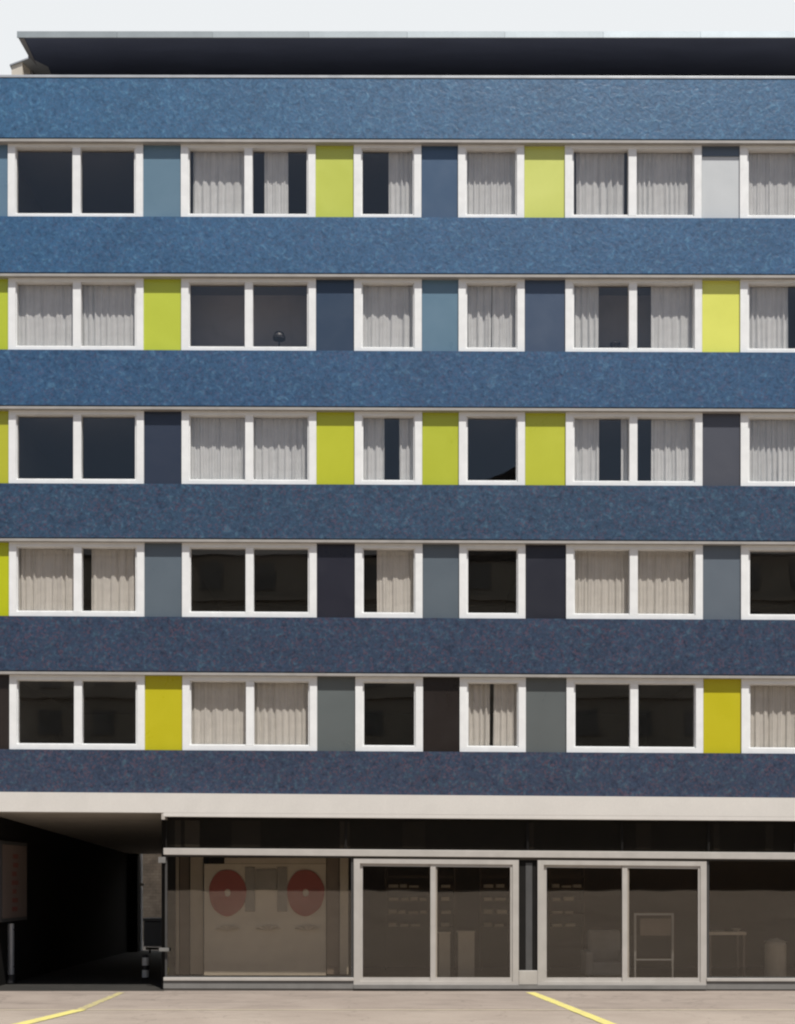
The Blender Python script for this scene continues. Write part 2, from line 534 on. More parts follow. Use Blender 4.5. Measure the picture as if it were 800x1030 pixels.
LIME, PALE_LIME, YEL = 'lime green panel', 'pale lime panel', 'strong yellow panel'
PC = [
    [((100, 126, 146), 'slate blue panel'), ((101, 128, 146), 'slate blue panel'), ((190, 199, 88), PALE_LIME), ((68, 90, 116), 'dark blue panel'),
     ((202, 209, 110), PALE_LIME), ((196, 200, 202), 'white panel'), ((60, 80, 110), 'dark blue panel')],
    [((180, 192, 58), LIME), ((186, 197, 68), LIME), ((53, 68, 88), 'navy panel'), ((98, 126, 145), 'slate blue panel'),
     ((70, 84, 105), 'dark slate panel'), ((219, 222, 104), PALE_LIME), ((70, 84, 105), 'dark slate panel')],
    [((180, 182, 55), LIME), ((50, 58, 74), 'navy panel'), ((185, 190, 52), LIME), ((179, 187, 58), LIME), ((186, 191, 62), LIME),
     ((80, 82, 90), 'charcoal grey panel'), ((60, 70, 80), 'grey panel')],
    [((182, 188, 30), LIME), ((95, 106, 115), 'grey green panel'), ((42, 42, 51), 'near black panel'), ((93, 103, 111), 'grey green panel'),
     ((45, 46, 54), 'near black panel'), ((99, 108, 117), 'grey green panel'), ((180, 185, 40), LIME)],
    [((48, 42, 39), 'dark brown panel'), ((189, 181, 37), YEL), ((97, 103, 103), 'grey panel'), ((42, 37, 35), 'dark brown panel'),
     ((97, 102, 102), 'grey panel'), ((190, 181, 36), YEL), ((97, 102, 102), 'grey panel')],
]
for r in range(5):
    for k, (a, b) in enumerate(PAN):
        col, lab = PC[r][k]
        top, bot = ROWS[r]
        p = MB().px(a + .2, b - .2, (top[0] + 2.2, top[1] + 2.2), (bot[0] + 2, bot[1] + 2), .125, .22, XO[r]).build('infill_panel', panel_mat(col), building)
        p['label'] = lab

p = MB().px(706.6, 743.9, (141.4+2.6, 141.4+2.6), 157.2, .112, .1245, XO[0]).build('panel_head', panel_mat((86, 98, 112)), building)
# storeys: floors, partitions, rear rooms
slab_edges = []
for i, (a, b) in enumerate(zip(tops, bots)):
    zt = PZ(a[0] + (8 if i else 4)) - .02
    zb = PZ(b[1] - 2) if i < 5 else PZ(FASCIA_T[0])
    slab_edges.append((zt, zb))
    if i < 5:
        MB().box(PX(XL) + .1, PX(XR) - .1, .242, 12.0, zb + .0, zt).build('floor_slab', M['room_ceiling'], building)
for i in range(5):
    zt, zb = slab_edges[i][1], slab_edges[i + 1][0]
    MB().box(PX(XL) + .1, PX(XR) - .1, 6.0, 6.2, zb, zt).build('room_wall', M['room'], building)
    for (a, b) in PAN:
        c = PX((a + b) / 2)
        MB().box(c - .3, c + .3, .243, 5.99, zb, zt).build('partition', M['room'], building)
# ends and back
for xa, xb in ((PX(XL) - .15, PX(XL)), (PX(XR), PX(XR) + .15)):
    MB().box(xa, xb, .004, 13.9, PZ(FASCIA_B[0]), PZ(PARAPET[0]) - .06).build('end_wall', M['cream'], building)
MB().box(PX(XL), PX(XR), 13.9, 14.1, PZ(FASCIA_B[0]), PZ(PARAPET[0]) - .1).build('rear_wall', M['cream'], building)

# roof pavilion: wide flat roof with dark soffit
zs = PZ(38, .05); zt = PZ(31.6, .05)
roofpts = [(PX(18.5, .05), .05), (PX(XR, .05), .05), (PX(XR, .05), 7.0), (PX(10, .05), 7.0), (PX(10, .05), 1.2), (-7.915, .6)]
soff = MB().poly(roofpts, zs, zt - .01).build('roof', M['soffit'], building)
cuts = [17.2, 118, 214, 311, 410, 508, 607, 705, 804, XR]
for k, (a, b) in enumerate(zip(cuts[:-1], cuts[1:])):      # edge strip in lengths; sky reflection paling rightwards is put into their colour
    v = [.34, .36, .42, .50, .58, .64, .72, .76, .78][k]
    mt = painted('flashing_sheen_%d' % k, (v * .86, v * .98, min(v * 1.04, .8), 1), .45, .08, 1.2, metallic=.1)
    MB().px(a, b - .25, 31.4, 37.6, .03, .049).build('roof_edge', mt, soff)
MB().poly([(PX(18.8, .05), .06), (PX(18.8, .05) + .12, .06), (-7.915 + .09, .9), (-7.915, .6)], zs - .012, zs - .001).build('soffit_skylit_edge', M['soffit_edge'], soff)  # pale strip: skylight on the soffit's edge put into colour
# lower eaves that run out to the side behind
zl = PZ(66, .9)
wing = MB().poly([(-8.42, .90), (-7.90, .66), (-7.6, .95), (-7.6, 6), (-8.55, 6)], zl, zl + .03).build('side_canopy', M['cap'], building)
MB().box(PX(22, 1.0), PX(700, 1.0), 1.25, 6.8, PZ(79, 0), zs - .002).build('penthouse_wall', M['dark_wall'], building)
MB().poly([(-8.385, .915), (-8.11, .788), (-8.0, 1.1), (-8.38, 1.3)], PZ(84, 1.0), zl - .003).build('terrace_pier', M['cream'], building)
MB().box(PX(21.2, 1.05), PX(33, 1.05), 1.05, 1.6, PZ(82, 1.1), zl - .002).build('terrace_pier', M['soffit_edge'], building)

# fascia over the ground floor
MB().px(XL - 1, XR + 1, FASCIA_T, FASCIA_B, -.10, .30).build('fascia', M['fascia'], building)
MB().px(164.5, XR + 1, (FASCIA_B[0] + .1, FASCIA_B[1] + .1), (820.0, 825.6), -.0985, .28).build('fascia_drip', M['fascia'], building)
MB().px(162.5, 166, (818, 819.0), (824.0, 825), -.096, .20).build('drip_end', M['fascia_lip'], building)
zf = PZ(FASCIA_B[0])

# passage
Z0 = 0.0
xw = PX(-19)            # left wall face
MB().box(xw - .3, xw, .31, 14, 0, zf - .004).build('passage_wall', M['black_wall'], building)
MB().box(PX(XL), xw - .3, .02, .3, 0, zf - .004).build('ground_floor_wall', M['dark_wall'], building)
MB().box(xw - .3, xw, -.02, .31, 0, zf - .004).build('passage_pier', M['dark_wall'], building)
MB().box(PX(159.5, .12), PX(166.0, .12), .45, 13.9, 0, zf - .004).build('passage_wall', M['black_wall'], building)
# sloping soffit of the passage
cm = MB()
xa, xb = xw, PX(159.5, .12)
zr = PZ(859, 13.9)
n = [(xa, .301, zf - .006), (xb, .301, zf - .006), (xb, 13.9, zr), (xa, 13.9, zr)]
cm.v = n + [(p[0], p[1], zf + .25) for p in n]
cm.f = [(0, 3, 2, 1), (4, 5, 6, 7), (0, 1, 5, 4), (1, 2, 6, 5), (2, 3, 7, 6), (3, 0, 4, 7)]
cm.build('passage_ceiling', M['passage_ceiling'], building)
# rear end of the passage, open only at its right
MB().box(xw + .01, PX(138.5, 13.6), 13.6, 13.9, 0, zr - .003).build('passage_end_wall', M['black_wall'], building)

# shop shell
SHX0, SHX1 = PX(166.1, .12), PX(XR)
MB().box(SHX0, SHX1, .13, 6.3, zf + .0, zf + .2).build('shop_ceiling', M['room_ceiling'], building)
MB().box(SHX0, SHX1, 6.0, 6.2, .02, zf - .002).build('shop_rear_wall', M['shop_wall'], building)
MB().box(SHX0, SHX1, .20, 5.99, 0.01, .06).build('shop_floor', M['shop_floor'], building)
MB().box(PX(XR), PX(XR) + .15, .02, 6.3, 0, zf - .004).build('end_wall', M['cream'], building)

# dark box added behind the transoms to keep sun out of the shop
MB().box(SHX0 + .01, SHX1 - .01, .1725, .9, PZ(858.0, .1725), zf - .003).build('sun_baffle', M['black_wall'], building)
for a, b, k in ((176, 182, .05), (186, 201, .06), (233, 262, .028), (342, 352, .05), (405, 428, .022), (531, 537, .03), (640, 655, .025), (718, 724, .028), (770, 778, .03)):
    MB().px(a, b, (824, 829), (851, 856), .166, .172).build('baffle_strip', painted('baffle_tone', (k, k * .9, k * .8, 1), .9, .25, 2, .15), building)
# shopfront
RAIL_T, RAIL_B = (851.8, 857.6), (858.4, 864.6)
MB().px(164.5, XR, RAIL_T, RAIL_B, .04, .17).build('shop_rail', M['alu'], building, bevel=.006)
sub_t, sub_b = (RAIL_B[0] + .2, RAIL_B[1] + .2), (RAIL_B[0] + 2.4, RAIL_B[1] + 2.4)
MB().px(356, 711, sub_t, sub_b, .10, .17).build('head_gap', M['gutter'], building)
# transom lights
def shopglass(parent, x0, x1, t, b, d=.125):
    return MB().px(x0, x1, t, b, d, d + .008).build('pane', M['shop_glass'], parent)
xs = (166.6, 348, 531, 626, 713, 800, 880)
for a, b in zip(xs[:-1], xs[1:]):
    tw = MB().ring(a + .1, b - .1, (820.2, 825.7), (RAIL_T[0] + .4, RAIL_T[1] + .4), 1.0, 1.0, .8, .8, .11, .15).build('transom_window', M['black_wall'], building)
    shopglass(tw, a + .9, b - .9, (820.8, 826.3), (RAIL_T[0] - .1, RAIL_T[1] - .1))
# plinth course and its top ledge
LEDGE = (983.0, 984.0)
for a, b in ((164.5, 355.9), (711.2, XR)):
    MB().px(a, b, LEDGE, (986.2, 987.2), .03, .18).build('sill', M['alu'], building, bevel=.005)
    MB().px(a, b, (986.4, 987.4), (994.0, 995.2), .06, .18).build('plinth', M['plinth'], building)
MB().px(356, 711, (990.2, 991.2), (994.0, 995.2), .02, .18).build('threshold', M['plinth'], building)
MB().px(164.5, XR, (994.1, 995.3), (999, 999), .07, .17).build('wall_foot', M['gutter'], building)

# fixed shop windows
def shop_window(x0, x1, divs=()):
    w = MB().ring(x0, x1, (RAIL_B[0] + .3, RAIL_B[1] + .3), (983.0, 984.0), 2.0, 2.0, 1.6, 1.4, .10, .16)
    for d in divs:
        w.px(d - .9, d + .9, (RAIL_B[0] + 1.8, RAIL_B[1] + 1.8), (981.6, 982.6), .104, .155)
    o = w.build('shop_window', M['dark_wall'], building)
    shopglass(o, x0 + 1.5, x1 - 1.5, (RAIL_B[0] + 1.2, RAIL_B[1] + 1.2), (982.2, 983.2), .128)
    return o
shop_window(166.2, 355.5)
shop_window(711.5, 915)

def sliding_door(x0, x1, mull):
    t, b = (RAIL_B[0] + 2.6, RAIL_B[1] + 2.6), (990, 991)
    o = MB().ring(x0, x1, t, b, 6.2, 6.2, 4.6, 3.2, .06, .17).build('sliding_door', M['alu'], building)
    for k, (a, c) in enumerate(((x0 + 5.4, mull + 3.4), (mull - 3.4, x1 - 5.4))):
        d0 = .085 if k else .11
        lf = MB().ring(a, c, (t[0] + 4.0, t[1] + 4.0), (b[0] - 2.6, b[1] - 2.6), 5.2 if k else 3.6, 3.2 if k else 5.0, 3.4, 4.8, d0, d0 + .045).build('door_leaf', M['alu'], o)
        shopglass(o, a + 3, c - 3, (t[0] + 6.6, t[1] + 6.6), (b[0] - 6, b[1] - 6), d0 + .02)
    return o
sliding_door(356, 522, 436.5)
sliding_door(541, 711, 629.5)
# pillar between the doors
MB().px(522.3, 540.7, (RAIL_B[0] + 2.8, RAIL_B[1] + 2.8), (976, 976.4), .125, .2).build('door_pillar', M['black_wall'], building)
MB().px(529, 535.5, (868, 868), (975.6, 975.8), .118, .1249).build('pillar_cover', M['case'], building)
MB().px(522.2, 540.8, (976.2, 976.4), (990, 990.6), .05, .16).build('pillar_base', M['alu'], building, bevel=.006)
# bracket at the passage corner
MB().px(159.3, 166.5, (862, 862), (868, 868), .03, .099).build('corner_bracket', M['plinth'], building, bevel=.004)
MB().px(160, 170, (953.5, 953.5), (957, 957), .02, .06).build('corner_bracket', M['plinth'], building, bevel=.004)

# ------------------------------------------------------------------ curtains
ROWNAME = ['top row', 'second row down', 'middle row', 'fourth row down', 'lowest row']
WNAME = ['first window from the left', 'second window from the left', 'third window from the left', 'fourth window from the left',
         'fifth window from the left', 'window cut by the right edge']

def curtain(row, x0, x1, label, seed, gather=1.0, flare=0.0):
    rnd = random.Random(seed)
    d = .305
    top, bot = ROWS[row]
    xo = XO[row]
    X0, X1 = PX(x0 + xo, d), PX(x1 + xo, d)
    zt = PZ(LN(top, (x0 + x1) / 2) + 1, d)
    zb = PZ(LN(bot, (x0 + x1) / 2) + 0, d)
    w = X1 - X0
    amp = rnd.uniform(.5, .8)
    sw = [rnd.uniform(.35, 1.5) for _ in range(12)]
    nx = max(16, int(w * 90)); nz = 7
    ph = [(rnd.uniform(0, 6.28), rnd.uniform(3.2, 7.0), rnd.uniform(.018, .032)),
          (rnd.uniform(0, 6.28), rnd.uniform(8, 13), rnd.uniform(.008, .016)),
          (rnd.uniform(0, 6.28), rnd.uniform(23, 31), rnd.uniform(.003, .006))]
    mb = MB()
    for k in range(nz + 1):
        v = k / nz
        for i in range(nx + 1):
            u = i / nx
            x = X0 + u * w
            # lower hem drifts a little
            xx = x + (.012 * math.sin(u * 9 + seed) + flare * (u - .5)) * (1 - v) * min(1, w)
            y = d
            for p, fq, am in ph:
                y += amp * gather * am * (sw[int(u * 10.99)] * (1 - (u * 10.99) % 1) + sw[int(u * 10.99) + 1] * ((u * 10.99) % 1)) * (1.25 - .5 * v) * math.sin(p + fq * 6.283 * (u * w) / .75 + .5 * math.sin(2 * v + p))
            z = zb + v * (zt - zb) + (.006 * math.sin(u * w * 40 + seed) if k == 0 else 0)
            mb.v.append((xx, y, z))
    for k in range(nz):
        for i in range(nx):
            a = k * (nx + 1) + i
            mb.f.append((a, a + 1, a + nx + 2, a + nx + 1))
    o = mb.build('curtain', M['curtain'] if row < 3 else M['curtain_warm'], None, ((X0 + X1) / 2, d, zb), smooth=True)
    tag(o, label, 'curtain', 'pale curtains behind the apartment windows')
    return o

CUR = [  # row, window, pane, x0, x1, shape
    (0, 1, 'left', 194.5, 249, 'wide pale'), (0, 1, 'right', 266, 290, 'narrow pale'), (0, 2, '', 391, 418, 'half drawn pale'), (0, 3, '', 465, 524, 'closed pale'),
    (0, 4, 'left', 579.5, 628, 'wide pale'), (0, 4, 'right', 638, 699, 'closed pale'), (0, 5, 'left', 750, 812, 'closed pale'), (0, 5, 'right', 815, 874, 'closed pale'),
    (1, 0, 'left', 13, 75, 'closed pale'), (1, 0, 'right', 80, 134.5, 'wide pale'), (1, 2, '', 361, 419, 'closed pale'),
    (1, 3, 'l', 466, 494.5, ''), (1, 3, 'r', 495, 523, ''),
    (1, 4, 'left', 573, 602, 'narrow pale'), (1, 4, 'right', 654.5, 700, 'wide pale'), (1, 5, 'left', 749, 792, 'half drawn pale'), (1, 5, 'right', 825, 874, 'wide pale'),
    (2, 1, 'left', 187, 249, 'closed pale'), (2, 1, 'right', 252, 312, 'closed pale'), (2, 2, 'l', 361, 386, ''), (2, 2, 'r', 401, 419, ''),
    (2, 4, 'left', 573, 602, 'narrow pale'), (2, 4, 'sliver', 624, 636, ''), (2, 4, 'right', 654.5, 700, 'wide pale'), (2, 5, 'left', 749, 812, 'closed pale'), (2, 5, 'right', 815, 874, 'closed pale'),
    (3, 0, 'left', 13, 75, 'closed pale'), (3, 0, 'right', 91, 139, 'wide pale'), (3, 2, '', 378, 419, 'half drawn pale'),
    (3, 4, 'left', 573, 635, 'closed pale'), (3, 4, 'right', 638, 700, 'closed pale'),
    (4, 1, 'left', 187, 249, 'closed pale'), (4, 1, 'right', 252, 312, 'closed pale'),
    (4, 3, 'l', 465, 491.5, ''), (4, 3, 'r', 495.5, 524, ''), (4, 5, 'left', 749, 812, 'closed pale'), (4, 5, 'right', 815, 874, 'closed pale'),
]
for i, (r, w, p, a, b, sh) in enumerate(CUR):
    if p == 'l':
        lab = 'left half of a parted curtain, %s, %s' % (WNAME[w], ROWNAME[r])
    elif p == 'r':
        lab = 'right half of a parted curtain, %s, %s' % (WNAME[w], ROWNAME[r])
    elif p == 'sliver':
        lab = 'thin curtain edge beside the mullion, %s, %s' % (WNAME[w], ROWNAME[r])
    elif p:
        lab = '%s curtain, %s pane, %s, %s' % (sh, p, WNAME[w], ROWNAME[r])
    else:
        lab = '%s curtain, %s, %s' % (sh, WNAME[w], ROWNAME[r])
    fl = {'l': -.05, 'r': .05}.get(p, 0) if (r, w) in ((1, 3), (4, 3)) else 0
    curtain(r, a, b, lab, 100 + i * 7, 1.0, fl)

for x0, x1, lab in ((184, 316, 'dark grey blind behind the wide uncurtained window with the lamp, second row down'),
                    (571, 655, 'dark grey blind between the curtains of the fifth window, second row down')):
    d = .95
    top, bot = ROWS[1]
    c = Vector((PX((x0 + x1) / 2, d), d, PZ(bot[0] + 2, d)))
    t = empty('roller_blind', c, lab, 'blind')
    MB().px(x0, x1, (top[0] - 6, top[1] - 6), (bot[0] + 4, bot[1] + 4), d, d + .012).build('sheet', M['blind'], t)
    MB().tube((PX(x0, d), d + .03, PZ(top[0] - 5, d)), (PX(x1, d), d + .03, PZ(top[0] - 5, d)), .02).build('roller', M['metal'], t)
# lamp and pot seen in the second row down
d = .55
t = empty('table_lamp', (PX(281, d), d, PZ(349, d)), 'small dark table lamp in the uncurtained window of the second row down', 'lamp')
bz = ORIG[t.name]
MB().lathe(bz, [(.075, -.14), (.075, -.12), (.02, -.10), (.018, .16)], 18).build('base', M['black'], t, smooth=False)
MB().lathe(bz + Vector((0, 0, .16)), [(.13, 0), (.135, .05), (.10, .13), (.04, .17)], 24).build('lamp_shade', M['black'], t)
t = empty('flower_pot', (PX(619, d), d, PZ(350, d)), 'small dark pot on the sill between curtains, second row down', 'pot')
bz = ORIG[t.name]
MB().lathe(bz, [(.07, -.12), (.10, .06), (.115, .06), (.115, .10), (.09, .10)], 24).build('pot', M['black'], t)
MB().lathe(bz + Vector((0, 0, .085)), [(.085, 0), (.085, .008)], 24).build('soil', M['gutter'], t)

# ------------------------------------------------------------------ shop contents
# pleated partition at the left end
t = empty('folding_partition', (PX(186, 1.35), 1.35, .06), 'pale folding partition behind the left end of the shop window', 'partition')
for a, b, mm, dd in ((169.5, 180, 'pale_strip', 1.35), (181, 190.5, 'brown_strip', 1.42), (191.5, 204.5, 'pale_strip', 1.35)):
    MB().px(a, b, 862, 980, dd, dd + .035).build('leaf', M[mm], t, bevel=.004)
# board with two red rings
d = 1.2
t = empty('window_display', (PX(266, d), d, .06), 'pale window display board with two big red rings and folded paper fans', 'display')
MB().px(205.5, 328, 869, 981, d, d + .03).build('board', M['pale_board'], t)
MB().px(226, 328, 863, 868.6, d - .02, d + .03).build('header_rail', M['pale_strip'], t)
for cx in (229, 307.5):
    c = Vector((PX(cx, d - .03), 0, PZ(898, d - .03)))
    MB().annulus(c.x, c.z, .51, .085, d - .03, d - .005, 44, .80, .015).build('red_ring', M['red'], t)
for a, b, y0, y1 in ((246.5, 256.5, 872, 917), (279, 289, 872, 917), (257, 278.5, 874, 895)):
    MB().px(a, b, y0, y1, d - .022, d - .002).build('grey_bar', M['grey_card'], t)
for cx in (229, 270, 309):
    mb = MB()
    for k in range(8):          # folded paper fan: pleats spreading to both sides
        a0, a1 = R(20 + k * 17.5), R(20 + (k + 1) * 17.5)
        o = Vector((PX(cx, d - .06), d - .055, PZ(936, d - .06)))
        pts = []
        for a, yy in ((a0, 0), (a1, -.03 if k % 2 else .0)):
            pts.append((o.x + .30 * math.cos(a), o.y + yy + (.03 if k % 2 else 0) - .015, o.z + .115 * math.sin(a)))
        n0 = len(mb.v)
        mb.v += [tuple(o), pts[0], pts[1], (o.x, o.y + .012, o.z), (pts[0][0], pts[0][1] + .012, pts[0][2]), (pts[1][0], pts[1][1] + .012, pts[1][2])]
        mb.f += [(n0, n0 + 1, n0 + 2), (n0 + 3, n0 + 5, n0 + 4), (n0, n0 + 3, n0 + 4, n0 + 1), (n0 + 1, n0 + 4, n0 + 5, n0 + 2), (n0 + 2, n0 + 5, n0 + 3, n0)]
    mb.build('paper_fan', M['paper'], t)
t = empty('display_column', (PX(340, 1.1), 1.1, .06), 'two toned narrow column at the right end of the ring display', 'column')
MB().px(329, 341, 862, 980, 1.16, 1.2).build('back_strip', M['brown_strip'], t)
MB().px(342, 350.5, 862, 980, 1.08, 1.11).build('front_strip', M['pale_strip'], t)

# shelf racks with small pale boxes
NX = 0
def rack(x0, x1, lab, rows=(881, 893, 906, 919, 932)):
    d = 3.2
    t = empty('shelf_rack', (PX((x0 + x1) / 2, d), d, .06), lab, 'shelf', 'shelf racks behind the glass doors')
    for x in (x0, x1):
        MB().px(x - .8, x + .8, 868, 984 - 8, d + .02, d + .34).build('side_panel', M['shelf'], t)
    rnd = random.Random(int(x0))
    for y in rows:
        MB().px(x0 + 1, x1 - 1, y, y + 1.6, d + .0, d + .34).build('shelf', M['shelf'], t)
        x = x0 + 3
        while x < x1 - 9:
            w = rnd.uniform(6, 11)
            h = rnd.uniform(2.2, 4.0)
            if y > 885:
                o = MB().px(x, min(x + w, x1 - 3), y - h, y - .1, d + .02, d + .2)
                c = sum((Vector(v) for v in o.v), Vector()) / len(o.v)
                ob = o.build('small_box', M['white_item'], None, c, bevel=.006)
                tag(ob, 'small pale box on a dark shelf rack behind the glass doors', 'box', 'small boxes on the shop shelves')
            x += w + rnd.uniform(1.5, 4)
rack(388, 432, 'dark shelf rack behind the left leaf of the left doors')
rack(441, 458, 'narrow dark shelf rack just right of the left doors\' middle post')
rack(484, 513, 'dark shelf rack behind the right edge of the left doors')
rack(553, 588, 'dark shelf rack behind the left leaf of the right doors')

# plinths
for a, b, y0, lab in ((441.5, 453, 939, 'narrow pale display plinth beside the middle post of the left doors'), (461, 477.5, 938, 'wider pale display plinth behind the right leaf of the left doors')):
    d = 1.6
    mb = MB().px(a, b, y0, 982, d, d + .35)
    c = Vector((PX((a + b) / 2, d), d, .06))
    for i, v in enumerate(mb.v):
        if v[2] < .5: mb.v[i] = (v[0], v[1], .062)
    t = empty('display_plinth', c, lab, 'plinth', 'pale plinths behind the left doors')
    mb.build('column', M['pale_strip'], t, bevel=.006)
    MB().box(PX(a, d) - .015, PX(b, d) + .015, d - .02, d + .37, PZ(y0, d) + .001, PZ(y0, d) + .03).build('top', M['pale_board'], t)

# covered armchair
d = 1.9
cx = PX(612, d)
t = empty('armchair', (cx, d, .06), 'pale covered armchair behind the left leaf of the right doors', 'armchair')
MB().box(cx - .38, cx + .38, d, d + .75, .16, .48).build('seat', M['cover'], t, bevel=.06)
MB().box(cx - .36, cx + .40, d + .6, d + .85, .40, 1.18).build('backrest', M['cover'], t, bevel=.08)
for s in (-1, 1):
    MB().box(cx + s * .42 - .09, cx + s * .42 + .09, d - .02, d + .8, .16, .72).build('armrest', M['cover'], t, bevel=.06)
    for yy in (.06, .72):
        MB().tube((cx + s * .36, d + yy, .06), (cx + s * .36, d + yy, .165), .025).build('leg', M['black'], t)

# framed board on a stand
d = .9
t = empty('framed_board', (PX(658, d), d, .06), 'thin metal frame stand holding a small board behind the right door leaf', 'sign stand')
MB().ring(638, 678, 918.5, 966, 2.2, 2.2, 2.2, 1.4, d, d + .03).build('frame', M['metal'], t)
MB().px(644, 675, 924, 941, d + .005, d + .02).build('board', M['brown_strip'], t)
for x in (639.1, 676.9):
    MB().box(PX(x, d) - .02, PX(x, d) + .02, d + .003, d + .027, .06, PZ(966.2, d)).build('leg', M['metal'], t)
MB().box(PX(637, d), PX(679, d), d - .15, d + .18, .0605, .075).build('base', M['black'], t)

# right window: bench with pale things, stool with folded cloth
d = 1.5
t = empty('display_table', (PX(732, d), d, .06), 'low display table with a pale top inside the right shop window', 'table')
MB().px(713, 751, 937.5, 940.5, d, d + .6).build('table_top', M['white_item'], t)
for x in (715, 749):
    for y in (d + .04, d + .54):
        MB().box(PX(x, d) - .02, PX(x, d) + .02, y - .02, y + .02, .06, PZ(940.7, d)).build('leg', M['brown_strip'], t)
zt_ = PZ(937.5, d) + .001
t = empty('serving_tray', (PX(724, d), d + .25, zt_), 'pale tray lying on the left part of the display table', 'tray')
MB().lathe((PX(724, d), d + .25, zt_), [(.12, 0), (.17, .03), (.165, .032), (.11, .012)], 24).build('tray', M['white_item'], t)
t = empty('shallow_bowl', (PX(744, d), d + .25, zt_), 'pale bowl on the right part of the display table', 'bowl')
MB().lathe((PX(744, d), d + .25, zt_), [(.05, 0), (.11, .07), (.105, .07), (.045, .012)], 24).build('bowl', M['white_item'], t)
cx = PX(783, d)
t = empty('round_stool', (cx, d + .2, .06), 'round pale stool inside the right shop window', 'stool')
MB().lathe((cx, d + .2, .06), [(.22, 0), (.235, .1), (.235, PZ(948, d) - .12), (.20, PZ(948, d) - .06)], 28).build('seat', M['pale_strip'], t, smooth=False)
zz = PZ(948, d)
mb = MB()
for j in range(13):
    for i in range(13):
        u, v = i / 12 - .5, j / 12 - .5
        mb.v.append((cx + u * .42, d + .2 + v * .34, zz + .008 + max(0, .075 * math.cos(u * 3) * math.cos(v * 3.2)) + .012 * math.sin(u * 22 + v * 9)))
for j in range(12):
    for i in range(12):
        a = j * 13 + i
        mb.f.append((a, a + 1, a + 14, a + 13))
o = mb.build('folded_cloth', M['white_item'], None, (cx, d + .2, zz), smooth=True)
tag(o, 'crumpled white cloth on top of the round stool', 'cloth')

# ------------------------------------------------------------------ passage things
def wall_px(px):
    """depth along the passage's left wall that reads at px"""
    return ((-19 - 400) / (px - 400) - 1) * DIST
da, db = wall_px(-2), wall_px(24.5)
t = empty('wall_poster_case', (xw, (da + db) / 2, 1.4), 'dim poster case with reddish print on the left wall of the passage', 'poster case')
zc0, zc1 = PZ(925, db), PZ(848, db)
MB().box(xw + .002, xw + .07, da, db, zc0, zc1).build('case', M['case'], t, bevel=.008)
MB().box(xw + .071, xw + .076, da + .08, db - .06, zc0 + .08, zc1 - .08).build('poster', M['poster'], t)
mb = MB()
rnd = random.Random(3)
for k in range(7):
    zz = zc0 + .22 + k * (zc1 - zc0 - .4) / 7
    yy = da + .75 + rnd.uniform(-.05, .05)
    mb.box(xw + .0765, xw + .079, yy, yy + rnd.uniform(.25, .5), zz, zz + .1)
mb.build('print', M['poster_red'], t)
dp = wall_px(7)
xp = xw + .09
t = empty('wall_pipe', (xp, dp, .3), 'short grey pipe standing below the poster case', 'pipe')
MB().tube((xp, dp, PZ(980, dp)), (xp, dp, PZ(929, dp)), .075, 18).build('pipe', M['metal'], t, smooth=False)
for zz in (PZ(973, dp), PZ(936, dp)):
    MB().box(xw + .001, xp + .085, dp - .035, dp + .035, zz, zz + .04).build('clamp', M['black'], t)
MB().tube((xp, dp, 0.03), (xp, dp, PZ(980.2, dp)), .09, 18).build('foot', M['black'], t)

dd = 14.3
t = empty('downpipe', (PX(141, dd), dd, 0), 'tall grey downpipe at the rear end of the passage', 'downpipe')
MB().tube((PX(141, dd), dd, PZ(961, dd)), (PX(141, dd), dd, PZ(846, dd)), .085, 16).build('pipe', M['pipe'], t)
MB().box(PX(139.5, dd), PX(146, dd), dd - .13, dd - .09, PZ(891, dd), PZ(888.5, dd)).build('clamp', M['pale_strip'], t)
MB().box(PX(137, dd), PX(144, dd), dd - .05, dd + .09, 0.0, PZ(961.5, dd)).build('gully', M['black'], t)
dd = 21.0
t = empty('courtyard_wall', (PX(160, dd), dd, 0), 'rough beige stone wall glimpsed through the end of the passage', 'wall')
MB().box(-10, 2, dd, dd + .4, 0, 5.2).build('wall', M['rubble'], t)
MB().box(-10.05, 2.05, dd - .04, dd + .44, 5.2, 5.3).build('coping', M['plinth'], t)
dd = 17
t = empty('waste_container', (PX(155, dd), dd, 0), 'dark waste container standing at the end of the passage', 'container')
MB().px(144.5, 172, 927, 962, dd, dd + .8).build('body', M['black'], t, bevel=.02)
MB().px(143.5, 173, 923.5, 926.8, dd - .04, dd + .84).build('lid', M['black'], t, bevel=.02)
dd = 13.0
t = empty('barrier_rail', (PX(155, dd), dd, 0), 'pale horizontal barrier rail low across the end of the passage', 'barrier')
MB().tube((PX(147, dd), dd, PZ(954, dd)), (PX(190, dd), dd, PZ(954, dd)), .045).build('rail', M['white_item'], t)
MB().tube((PX(151, dd), dd + .01, 0), (PX(151, dd), dd + .01, PZ(955, dd)), .035).build('post', M['black'], t)
MB().tube((PX(186, dd), dd + .01, 0), (PX(186, dd), dd + .01, PZ(955, dd)), .035).build('post', M['black'], t)
dd = 3.0
t = empty('bollard', (PX(146.5, dd), dd, .01), 'black bollard with two pale bands inside the dark passage', 'bollard')
bx = PX(146.5, dd)
MB().lathe((bx, dd, .01), [(.075, 0), (.075, .53), (.05, .57), (.0, .575)], 20).build('post', M['black'], t)
for y0, y1 in ((963, 971), (975.5, 983)):
    MB().tube((bx, dd, PZ(y1, dd)), (bx, dd, PZ(y0, dd)), .079, 20).build('band', M['band'], t)

